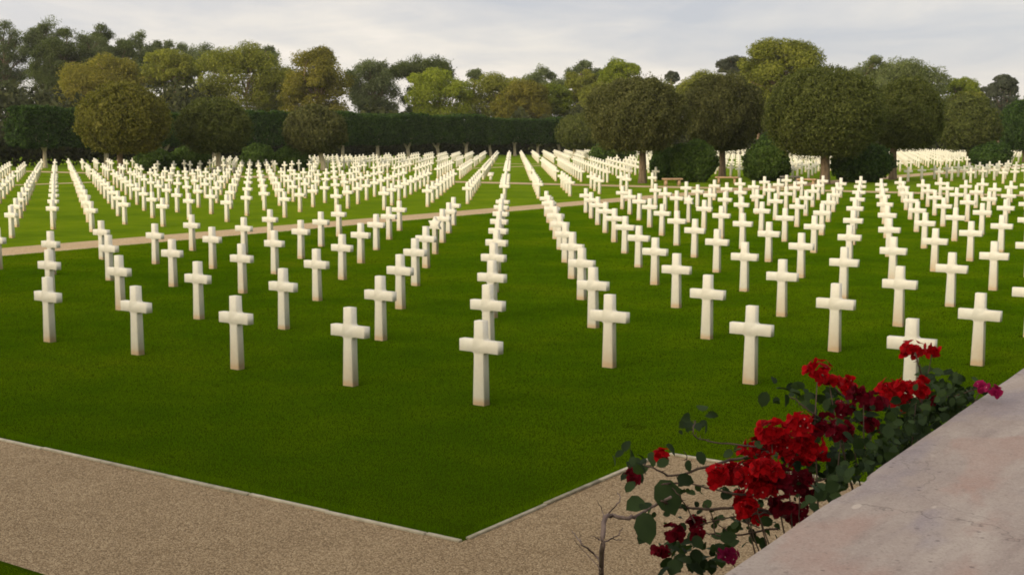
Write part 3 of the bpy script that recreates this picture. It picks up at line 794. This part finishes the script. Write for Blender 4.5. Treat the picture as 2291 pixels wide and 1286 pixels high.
def marker():
    p = ground_at(1098, 404)
    root = empty('plot_marker', (p[0], p[1], 0), 'small white slanted tablet on a short post, left of the central grass aisle', 'marker', None, YAW + .25)
    b = MB(); b.box((0, 0, .16), (.16, .14, .32)); link('post', b.mesh('post'), M['marble'], root)
    b = MB(); c, s = math.cos(.75), math.sin(.75); V = []
    for dz in (-.035, .035):
        for dx, dy in ((-.2, -.17), (.2, -.17), (.2, .17), (-.2, .17)):
            V.append((dx, dy * c - dz * s, .43 + dy * s + dz * c))
    b.add(V, [(3, 2, 1, 0), (4, 5, 6, 7), (0, 1, 5, 4), (1, 2, 6, 5), (2, 3, 7, 6), (3, 0, 4, 7)])
    link('tablet', b.mesh('tablet'), M['marble'], root)
    CLEAR.append((p[0], p[1], .9))
marker()
place_crosses()

# ------------------------------------------------------------------ terrace wall
ZW = 2.39
P0 = ground_at(1600, 1286, ZW)[:2]
WD = ground_at(2291, 817, ZW)[:2] - P0; WD = WD / np.linalg.norm(WD); WN = np.array([WD[1], -WD[0]])   # along the wall, and square to it
def wall_xy(u, v):          # u metres along the wall, v metres toward the viewer
    return P0 + WD * u + WN * v
def terrace_wall():
    root = empty('terrace_wall', (P0[0], P0[1], 0), 'broad terrace wall with weathered rose-grey stone coping under the bougainvillea', 'wall', None, math.atan2(WD[1], WD[0]))
    # local x along the wall, local -y toward the viewer
    rk2 = random.Random(8); edge = []; u = -3.0
    U0, U1 = [float((ground_at(x, y, ZW)[:2] - P0) @ WD) for x, y in ((1850, 1116), (1938, 1056))]
    while u < 14:
        d = rk2.uniform(-.0012, .0012)
        if U0 < u < U1: d += .012 * math.sin(((u - U0) / (U1 - U0)) ** 1.7 * PI) ** .6 + rk2.uniform(-.002, .002)   # the chipped stretch
        edge.append((u, -d)); u += .022 if U0 - .1 < u < U1 + .1 else .10
    TH, W = .14, 1.05
    V = []; n = len(edge)
    prof = [(0.006, -TH), (0.0, -TH + .008), (0.0, -.012), (0.012, 0.0)]     # (inset, z)
    for (x, y) in edge:
        for ins, z in prof: V.append((x, y - ins, ZW + z))
        V.append((x, -W, ZW)); V.append((x, -W, ZW - TH))
    F = []; k = 6
    for i in range(n - 1):
        for q in range(5): F.append((i * k + q, (i + 1) * k + q, (i + 1) * k + q + 1, i * k + q + 1))
        F.append((i * k + 5, (i + 1) * k + 5, (i + 1) * k, i * k))
    F.append(tuple(range(k - 1, -1, -1))); F.append(tuple((n - 1) * k + q for q in range(k)))
    b = MB(); b.add(V, F); link('coping', b.mesh('coping'), M['slab'], root)
    b = MB(); b.box((5.5, -.52, (ZW - TH) / 2 - .05), (16.9, .9, ZW - TH + .1 - .004)); link('body', b.mesh('body'), M['render'], root)
terrace_wall()

# ------------------------------------------------------------------ unseen building mass, added behind the viewpoint to shade the foreground
def shade_blocker():
    c = grid(-3.5, BLOCKER_N); root = empty('unseen_shade_blocker', (c[0], c[1], 0), 'long stone mass added behind the viewpoint, out of the frame, to shade the forecourt', 'shade blocker', None, YAW)
    L, H, D = 46.0, BLOCKER_H, 8.0
    b = MB(); b.box((0, -D / 2, H / 2 - .1), (L, D, H + .2)); link('wall', b.mesh('wall'), M['render'], root)
    b = MB(); b.box((0, -D / 2, H + .35), (L + .8, D + .8, .5)); link('blocker_cornice', b.mesh('blocker_cornice'), M['render'], root)
    for k in range(12):
        b = MB(); x = -L / 2 + 1.6 + k * (L - 3.2) / 11
        b.box((x, .22, H / 2 - .05), (.9, .43, H + .1)); link('blocker_pilaster', b.mesh('blocker_pilaster'), M['render'], root)
BLOCKER_N, BLOCKER_H = -8.5, 8.7
shade_blocker()

# ------------------------------------------------------------------ haze
def haze():
    m, nt, out = new_mat('thin_haze'); g = NT(nt)
    v = g.n('ShaderNodeVolumePrincipled'); v.inputs['Density'].default_value = 0.00011; v.inputs['Color'].default_value = (0.95, 0.93, 0.90, 1); v.inputs['Anisotropy'].default_value = 0.0
    g.l(v.outputs[0], out.inputs['Volume'])
    b = MB(); b.box((0, 160, 20.5), (520, 420, 43)); o = link('haze', b.mesh('haze'), m); o['kind'] = 'stuff'
    o['label'] = 'thin pale evening haze over the whole cemetery'; o['category'] = 'haze'
haze()

# ------------------------------------------------------------------ bougainvillea
EDGE_C = float(P0 @ WN)
def bp(px, py, out):
    """point on the sight line of a photo pixel, `out` metres outside the wall's edge"""
    d = ray(px, py); t = (EDGE_C - out) / (d[:2] @ WN)
    return CAM + d * t
def reach(px):
    return float(np.interp(px, [1300, 1500, 1650, 1800, 1950, 2100, 2230], [.62, .50, .36, .27, .20, .12, -.07]))
rb = np.random.default_rng(21)
foot = wall_xy(1.4, -.28)
plant = empty('bougainvillea', (foot[0], foot[1], 0), 'red-flowering bougainvillea climbing over the outer edge of the terrace wall', 'plant')
FO = np.array([foot[0], foot[1], 0])
def frame_from(nv, rng):
    nv = nv / np.linalg.norm(nv); t = rng.normal(size=3); t -= t @ nv * nv; t /= np.linalg.norm(t)
    return t, np.cross(nv, t), nv
LEAF2D = np.array([(0, 0), (.24, .12), (.37, .40), (.29, .74), (0, 1.0), (-.29, .74), (-.37, .40), (-.24, .12)])
def leaf(mb, p, nrm, tip, L, m=0, w=1.0, fold=.18, curl=.15):
    nrm = nrm / np.linalg.norm(nrm); tip = tip - tip @ nrm * nrm
    if np.linalg.norm(tip) < 1e-4: tip = np.cross(nrm, [1, 0, .3])
    tip = tip / np.linalg.norm(tip); sd = np.cross(tip, nrm)
    V = []
    for x, y in LEAF2D: V.append(p + sd * x * L * w + tip * y * L + nrm * (abs(x) * fold * 2 - curl * y * y) * L)
    V += [p + tip * .42 * L + nrm * (-.02 * L), p + tip * .70 * L - nrm * (curl * .4 * L)]
    mb.add([v - FO for v in V], [(0, 1, 2, 8), (8, 2, 3, 9), (9, 3, 4), (0, 8, 6, 7), (8, 9, 5, 6), (9, 4, 5)], m)
def flower(mb, p, d, s, rng, m=0, mf=2):
    """three papery bracts about a tiny pale floret"""
    t, b_, nv = frame_from(d, rng); a0 = rng.random() * 6.28
    for k in range(3):
        a = a0 + k * 2.094; out = t * math.cos(a) + b_ * math.sin(a)
        leaf(mb, p, nv * .80 - out * .50, out * .80 + nv * .45, s * (0.8 + .4 * rng.random()), m, 1.4, .16, .26)
    if rng.random() < .10:
        q = p + nv * s * .45; r = s * .14
        V = [q + (t * math.cos(a) + b_ * math.sin(a)) * (r if i % 2 == 0 else r * .5) - FO for i, a in enumerate(np.linspace(0, 2 * PI, 10, endpoint=False))]
        mb.add(V, [tuple(range(10))], mf)
# (px, py, spread x, spread y, flowers, colour)
CL = [(2042, 780, 26, 20, 7, 0), (2085, 787, 16, 12, 4, 0), (1832, 828, 28, 20, 8, 0), (1858, 852, 22, 16, 6, 0), (1892, 862, 22, 14, 6, 0), (1926, 882, 24, 16, 6, 1),
      (1990, 869, 24, 16, 7, 0), (2024, 866, 22, 20, 8, 0), (2056, 870, 20, 22, 7, 0), (2022, 895, 28, 16, 7, 0), (2082, 900, 22, 14, 5, 1), (1956, 898, 26, 16, 7, 1),
      (1888, 915, 24, 20, 7, 1), (1840, 950, 28, 20, 8, 1), (1884, 962, 22, 18, 6, 1), (1950, 948, 16, 14, 4, 1),
      (1728, 962, 34, 26, 13, 0), (1788, 944, 24, 24, 10, 0), (1754, 990, 38, 28, 15, 0), (1806, 988, 28, 30, 13, 0), (1826, 1014, 24, 20, 9, 0), (1690, 1008, 30, 24, 11, 0), (1782, 1020, 32, 20, 11, 0),
      (1602, 1060, 18, 26, 8, 0), (1640, 1056, 28, 24, 12, 0), (1680, 1060, 30, 28, 14, 0), (1716, 1046, 28, 28, 13, 0), (1704, 1086, 28, 20, 10, 0), (1748, 1070, 24, 24, 9, 1),
      (1662, 1114, 20, 18, 7, 0), (1672, 1136, 20, 16, 7, 0), (1698, 1152, 16, 14, 6, 0), (1790, 1074, 28, 24, 9, 1), (1806, 1098, 22, 22, 7, 1), (1746, 1130, 24, 18, 7, 1), (1780, 1144, 28, 18, 8, 1),
      (2196, 860, 10, 12, 3, 2), (2223, 874, 11, 10, 3, 2), (1479, 1017, 12, 14, 3, 0), (1415, 1064, 12, 16, 4, 1), (1503, 1190, 22, 14, 5, 1), (1559, 1172, 18, 14, 5, 1), (1480, 1230, 14, 10, 3, 1), (1560, 1190, 14, 10, 3, 1), (1630, 1240, 18, 15, 5, 2)]
anchors = []
for (px, py, sx, sy, n, c) in CL:
    out = reach(px) * rb.uniform(.8, 1.15); ctr = bp(px, py, out); dep = ctr[1]
    mb = MB(); k = dep / FL
    view = CAM - ctr; view /= np.linalg.norm(view)
    n = int(n * 3.0)
    for q in range(n):
        off = sphere(1, rb)[0] * rb.random() ** .4 * 1.12
        p = ctr + RT * off[0] * sx * k + UP * off[1] * sy * k + FWD * off[2] * max(sx, sy) * k
        d = off * .8 + view * .5 + np.array([0, 0, .35])
        flower(mb, p, d, .0165, rb, 0, 1)
    lab = ('scarlet bract cluster', 'dark wine-red bract cluster', 'magenta bract cluster')[c]
    o = link('flower_cluster', mb.mesh('flower_cluster'), [M[('bract', 'bract_dark', 'bract_pink')[c]], M['floret']], plant)
    if c: o['label'] = lab
    anchors.append((ctr, out)) if px > 1590 else None

lm = MB()
def spray(px, py, n, sx, sy, L, out=None, face=.5):
    o = reach(px) if out is None else out
    for q in range(n):
        x, y = px + rb.normal() * sx, py + rb.normal() * sy
        p = bp(x, y, max(.02, o * rb.uniform(1.02, 1.5)))
        view = CAM - p; view /= np.linalg.norm(view)
        nv = view * face + rb.normal(size=3) * .55 + np.array([0, 0, .45])
        leaf(lm, p, nv, rb.normal(size=3) + np.array([0, 0, -.4]), L * .82 * rb.uniform(.6, 1.3), 0, rb.uniform(.85, 1.1))
# single large leaves near the lens: (px, py of base, tip px, py, length m)
for (x0, y0, x1, y1, L) in [(1478, 1072, 1502, 1165, .090), (1440, 1118, 1384, 1132, .058), (1440, 1145, 1490, 1192, .075), (1436, 1140, 1470, 1118, .040), (1470, 1042, 1500, 1044, .034), (1514, 1068, 1550, 1092, .042),
                            (1416, 1078, 1400, 1096, .030), (1420, 1076, 1432, 1098, .030), (1612, 1112, 1650, 1122, .034), (1450, 1190, 1420, 1212, .042), (1530, 1168, 1524, 1185, .03), (1560, 1010, 1562, 1020, .034), (1540, 1028, 1532, 1040, .028),
                            (1552, 1198, 1564, 1215, .035), (1612, 1208, 1650, 1222, .042), (1590, 1118, 1570, 1130, .03), (1700, 1170, 1740, 1180, .04), (1520, 1250, 1500, 1284, .055)]:
    out = reach(x0) * rb.uniform(.9, 1.05); p, q = bp(x0, y0, out), bp(x1, y1, out)
    view = CAM - p; view /= np.linalg.norm(view)
    leaf(lm, p, view * .8 + rb.normal(size=3) * .25 + np.array([0, 0, .3]), q - p, L * 1.05, 0, 1.0, .12, .1)
for a in [(1436, 1018, 26, 16, 13, .042), (1430, 1044, 10, 14, 12, .038), (1560, 934, 14, 9, 9, .038), (1546, 956, 4, 10, 6, .022),
          (2077, 834, 12, 16, 13, .042), (2107, 866, 26, 14, 22, .045), (2136, 832, 9, 14, 8, .040), (2153, 868, 14, 16, 12, .048), (2172, 894, 5, 12, 8, .05), (2158, 914, 2, 14, 8, .045), (2112, 900, 26, 14, 22, .042),
          (1860, 888, 9, 10, 12, .040), (1765, 876, 8, 12, 10, .042), (1790, 886, 6, 18, 10, .040), (1975, 918, 60, 16, 24, .038), (1990, 948, 70, 22, 46, .038), (1930, 985, 60, 26, 46, .038),
          (1873, 995, 14, 30, 24, .045), (1880, 1030, 45, 24, 34, .038), (1820, 1052, 40, 20, 18, .036), (1760, 1100, 60, 26, 16, .032), (1700, 1120, 30, 30, 14, .034), (1640, 1085, 30, 20, 12, .034),
          (1524, 1236, 22, 16, 26, .046), (1578, 1244, 26, 16, 30, .046), (1624, 1216, 16, 14, 12, .040), (1480, 1180, 30, 30, 10, .030), (1560, 1160, 40, 30, 14, .030), (1690, 1190, 40, 10, 16, .036), (1640, 1180, 30, 20, 10, .030), (1540, 1090, 30, 20, 10, .030), (2050, 925, 40, 12, 40, .042), (1720, 1030, 50, 20, 22, .038)]:
    spray(a[0], a[1], a[4], a[2] if a[2] > 8 else a[2] + 8, a[3] if a[3] > 6 else 6, a[5])
for q in range(420):          # dark foliage pressed against the wall's edge
    t = .30 + .70 * rb.random() ** .8; x = 1660 + 500 * t; y = 1286 - (x - 1600) * .6773
    off = abs(rb.normal()) * (10 + 46 * max(0, t - .35)) + 3
    if t < .55 and rb.random() < .6: continue
    p = bp(x - off * .55, y - off * .75, .03 + .16 * rb.random())
    view = CAM - p; view /= np.linalg.norm(view)
    leaf(lm, p, view * .5 + rb.normal(size=3) * .6 + np.array([0, 0, .3]), rb.normal(size=3), .031 * rb.uniform(.6, 1.25), 0, rb.uniform(.85, 1.1))
lv = link('leaves', lm.mesh('leaves', True), M['bleaf'], plant)

sm = MB()
def stem_px(pts, r0, r1, out=None, mb=None, thorn=True):
    P = [bp(x, y, (reach(x) if out is None else out) * (1 + .06 * math.sin(i * 2.1))) - FO for i, (x, y) in enumerate(pts)]
    Q = []
    for i in range(len(P) - 1):
        for t in np.linspace(0, 1, 5)[:-1]:
            p_1, p0, p1, p2 = P[max(i - 1, 0)], P[i], P[i + 1], P[min(i + 2, len(P) - 1)]
            Q.append(.5 * ((2 * p0) + (-p_1 + p1) * t + (2 * p_1 - 5 * p0 + 4 * p1 - p2) * t * t + (-p_1 + 3 * p0 - 3 * p1 + p2) * t ** 3))
    Q.append(P[-1])
    Q = [q + rb.normal(size=3) * .0012 for q in Q]
    (mb or sm).tube(Q, list(np.linspace(r0, r1, len(Q))), 6)
    if thorn:
        for i in range(1, len(Q) - 1, 2):
            d = sphere(1, rb)[0]; (mb or sm).tube([Q[i], Q[i] + d * .012], [.0016, .0003], 4)
# main canes from the ground up along the wall
for k, (u, top) in enumerate([(.4, 1.55), (1.0, 1.6), (1.5, 1.65), (2.1, 1.7), (2.8, 1.75)]):
    b = np.array([*wall_xy(u * .5 + .7, -.09 - .01 * k), 0.0]); t = np.array([*wall_xy(u, -.05 - .02 * (k % 2)), top])
    Q = [b + (t - b) * s + np.array([math.sin(s * 5 + k), math.cos(s * 4 + k), 0]) * .015 - FO for s in np.linspace(0, 1, 8)]
    sm.tube(Q, list(np.linspace(.016, .008, 8)), 7)
    anchors_base = t
    for (c, out) in anchors:
        if abs((c[:2] - P0) @ WD - u) < .30 and rb.random() < .55:
            pth = [t - FO, (t * .5 + c * .5) - FO + np.array([-WN[0], -WN[1], .5]) * .08, c - FO]
            pth = [pth[0] * (1 - s) ** 2 + 2 * pth[1] * s * (1 - s) + pth[2] * s * s + rb.normal(size=3) * .004 for s in np.linspace(0, 1, 7)]
            sm.tube(pth, list(np.linspace(.0036, .0014, 7)), 5)
for pts, r0, r1 in [([(1760, 1150), (1700, 1140), (1643, 1136), (1580, 1138), (1521, 1134), (1480, 1120)], .0045, .003), ([(1720, 1010), (1660, 1024), (1605, 1038), (1550, 1052), (1503, 1064), (1470, 1050), (1440, 1040)], .004, .002),
                    ([(1760, 1130), (1700, 1110), (1640, 1104), (1580, 1090), (1530, 1080), (1480, 1082)], .0035, .002), ([(1780, 1020), (1720, 1004), (1661, 996), (1600, 990), (1574, 983), (1552, 972), (1556, 940)], .0025, .0015),
                    ([(1880, 960), (1850, 940), (1822, 927), (1795, 905), (1767, 886)], .003, .0016), ([(1740, 1180), (1703, 1186), (1650, 1196), (1597, 1194), (1555, 1185)], .0028, .0015),
                    ([(2060, 900), (2062, 850), (2056, 815), (2046, 788)], .003, .002), ([(2120, 890), (2160, 878), (2196, 866), (2222, 874)], .0025, .0013), ([(1900, 900), (1870, 870), (1840, 836)], .003, .002),
                    ([(1780, 1165), (1720, 1148), (1680, 1150), (1620, 1160), (1560, 1175)], .003, .0015), ([(1920, 1000), (1880, 965), (1835, 942), (1800, 934)], .0022, .0012), ([(2010, 985), (1950, 960), (1900, 935)], .002, .0012),
                    ([(1940, 960), (1944, 930), (1952, 905)], .0018, .001), ([(1560, 1180), (1540, 1140), (1520, 1110), (1500, 1085)], .002, .001), ([(1600, 1192), (1592, 1150), (1575, 1128)], .0018, .001), ([(1650, 1200), (1610, 1175), (1590, 1160)], .0016, .001),
                    ([(1545, 1052), (1540, 1030), (1533, 1010)], .0016, .001), ([(1700, 1180), (1660, 1165), (1640, 1150)], .0018, .001), ([(1850, 1070), (1800, 1080), (1740, 1095), (1690, 1100)], .0025, .0015)]:
    stem_px(pts, r0, r1)
link('stems', sm.mesh('stems', True), M['stem'], plant)
dm = MB()
for pts, r0, r1 in [([(1340, 1330), (1344, 1286), (1347, 1216), (1353, 1159), (1372, 1153), (1400, 1158), (1427, 1152), (1462, 1130), (1500, 1112)], .0075, .0035), ([(1346, 1258), (1326, 1236), (1302, 1216), (1290, 1200), (1279, 1186)], .003, .001),
                    ([(1349, 1216), (1366, 1204), (1380, 1198), (1392, 1180)], .0025, .0008), ([(1366, 1204), (1384, 1206), (1392, 1206)], .0014, .0006), ([(1348, 1210), (1336, 1204), (1325, 1198)], .002, .0008), ([(1353, 1160), (1362, 1145), (1378, 1130), (1388, 1116), (1380, 1100)], .0025, .0008),
                    ([(1353, 1158), (1346, 1140), (1338, 1118)], .0018, .0006), ([(1302, 1216), (1298, 1200), (1296, 1190)], .0012, .0005), ([(1344, 1275), (1300, 1225), (1282, 1204)], .0012, .0005)]:
    stem_px(pts, r0, r1, None, dm, False)
link('bare_branch', dm.mesh('bare_branch', True), M['stem_pale'], plant)['label'] = 'bare leafless grey branch'

# ------------------------------------------------------------------ sky and light
SUN_DIR = Vector((-0.70, -0.68, 0.34)).normalized()      # toward the sun: behind the viewer, to the left
sun_el = math.asin(SUN_DIR.z); sun_az = math.atan2(SUN_DIR.x, SUN_DIR.y)
w = bpy.data.worlds.new('World'); SC.world = w; w.use_nodes = True
nt = w.node_tree; nt.nodes.clear(); g = NT(nt)
out = g.n('ShaderNodeOutputWorld'); bg = g.n('ShaderNodeBackground'); g.l(bg.outputs[0], out.inputs[0])
sky = g.n('ShaderNodeTexSky', sky_type='NISHITA'); sky.sun_disc = False; sky.sun_elevation = sun_el; sky.sun_rotation = sun_az
tc = g.n('ShaderNodeTexCoord'); D = tc.outputs['Generated']
sep = g.n('ShaderNodeSeparateXYZ'); g.l(D, sep.inputs[0]); dx, dy, dz = sep.outputs
cmb = g.n('ShaderNodeCombineXYZ'); g.l(dx, cmb.inputs[0]); g.l(dy, cmb.inputs[1]); g.l(g.math('MULTIPLY', dz, 3.7), cmb.inputs[2])
cv = cmb.outputs[0]
c1 = g.noise(g.mapping(cv, (1, 1, 1), (0, 0.05, .4)), 3.1, 5, 0.52, 0.6)
c2 = g.noise(g.mapping(cv, (1, 1, 1.5), (0, -0.04, 1.2)), 7.0, 5, 0.6, 0.5)
f = g.math('ADD', g.math('MULTIPLY', c1, 0.68), g.math('MULTIPLY', c2, 0.32))
f = g.math('SUBTRACT', f, g.maprange(dz, 0.03, 0.12, 0.0, 0.10))
cloud = g.ramp(f, [(0.33, (0.455, 0.46, 0.50)), (0.43, (0.56, 0.54, 0.54)), (0.52, (0.69, 0.64, 0.59)), (0.61, (0.86, 0.77, 0.69))])
hor = g.maprange(dz, 0.0, 0.07, 0.7, 0.0, True)
cloud = g.mix(hor, cloud, (0.675, 0.62, 0.575))
skyc = g.n('ShaderNodeVectorMath', operation='SCALE'); skyc.inputs['Scale'].default_value = 0.10; g.l(sky.outputs[0], skyc.inputs[0])
base = g.mix(0.88, skyc.outputs[0], cloud)
# the cloud is brighter overhead and round the veiled sun
vm = g.n('ShaderNodeVectorMath', operation='DOT_PRODUCT'); g.l(D, vm.inputs[0]); vm.inputs[1].default_value = SUN_DIR
glow = g.math('POWER', g.math('MAXIMUM', g.math('ADD', g.math('MULTIPLY', vm.outputs['Value'], 0.5), 0.5), 0.0), 3.0)
gain = g.math('ADD', 1.0, g.math('MULTIPLY', glow, 2.2))
gain = g.math('MULTIPLY', gain, g.maprange(dz, 0.14, 0.65, 1.0, 0.90, True))
sc2 = g.n('ShaderNodeVectorMath', operation='SCALE'); g.l(base, sc2.inputs[0]); g.l(gain, sc2.inputs['Scale'])
warm = g.mix(g.math('MULTIPLY', glow, 0.9, clamp=True), sc2.outputs[0], (1.0, 0.90, 0.72), 'MULTIPLY')
g.l(warm, bg.inputs[0]); bg.inputs[1].default_value = 1.0
sl = bpy.data.lights.new('sun', 'SUN'); sl.energy = 1.5; sl.angle = math.radians(20); sl.color = (1.0, 0.87, 0.66)
so = bpy.data.objects.new('sun', sl); COL.objects.link(so); so.rotation_euler = SUN_DIR.to_track_quat('Z', 'Y').to_euler()

SC.view_settings.view_transform = 'Standard'; SC.view_settings.look = 'None'
SC.view_settings.exposure = 0.36; SC.view_settings.gamma = 1.0
SC.cycles.filter_width = 1.8; SC.cycles.max_bounces = 6; SC.cycles.diffuse_bounces = 3; SC.cycles.transmission_bounces = 3; SC.cycles.transparent_max_bounces = 4
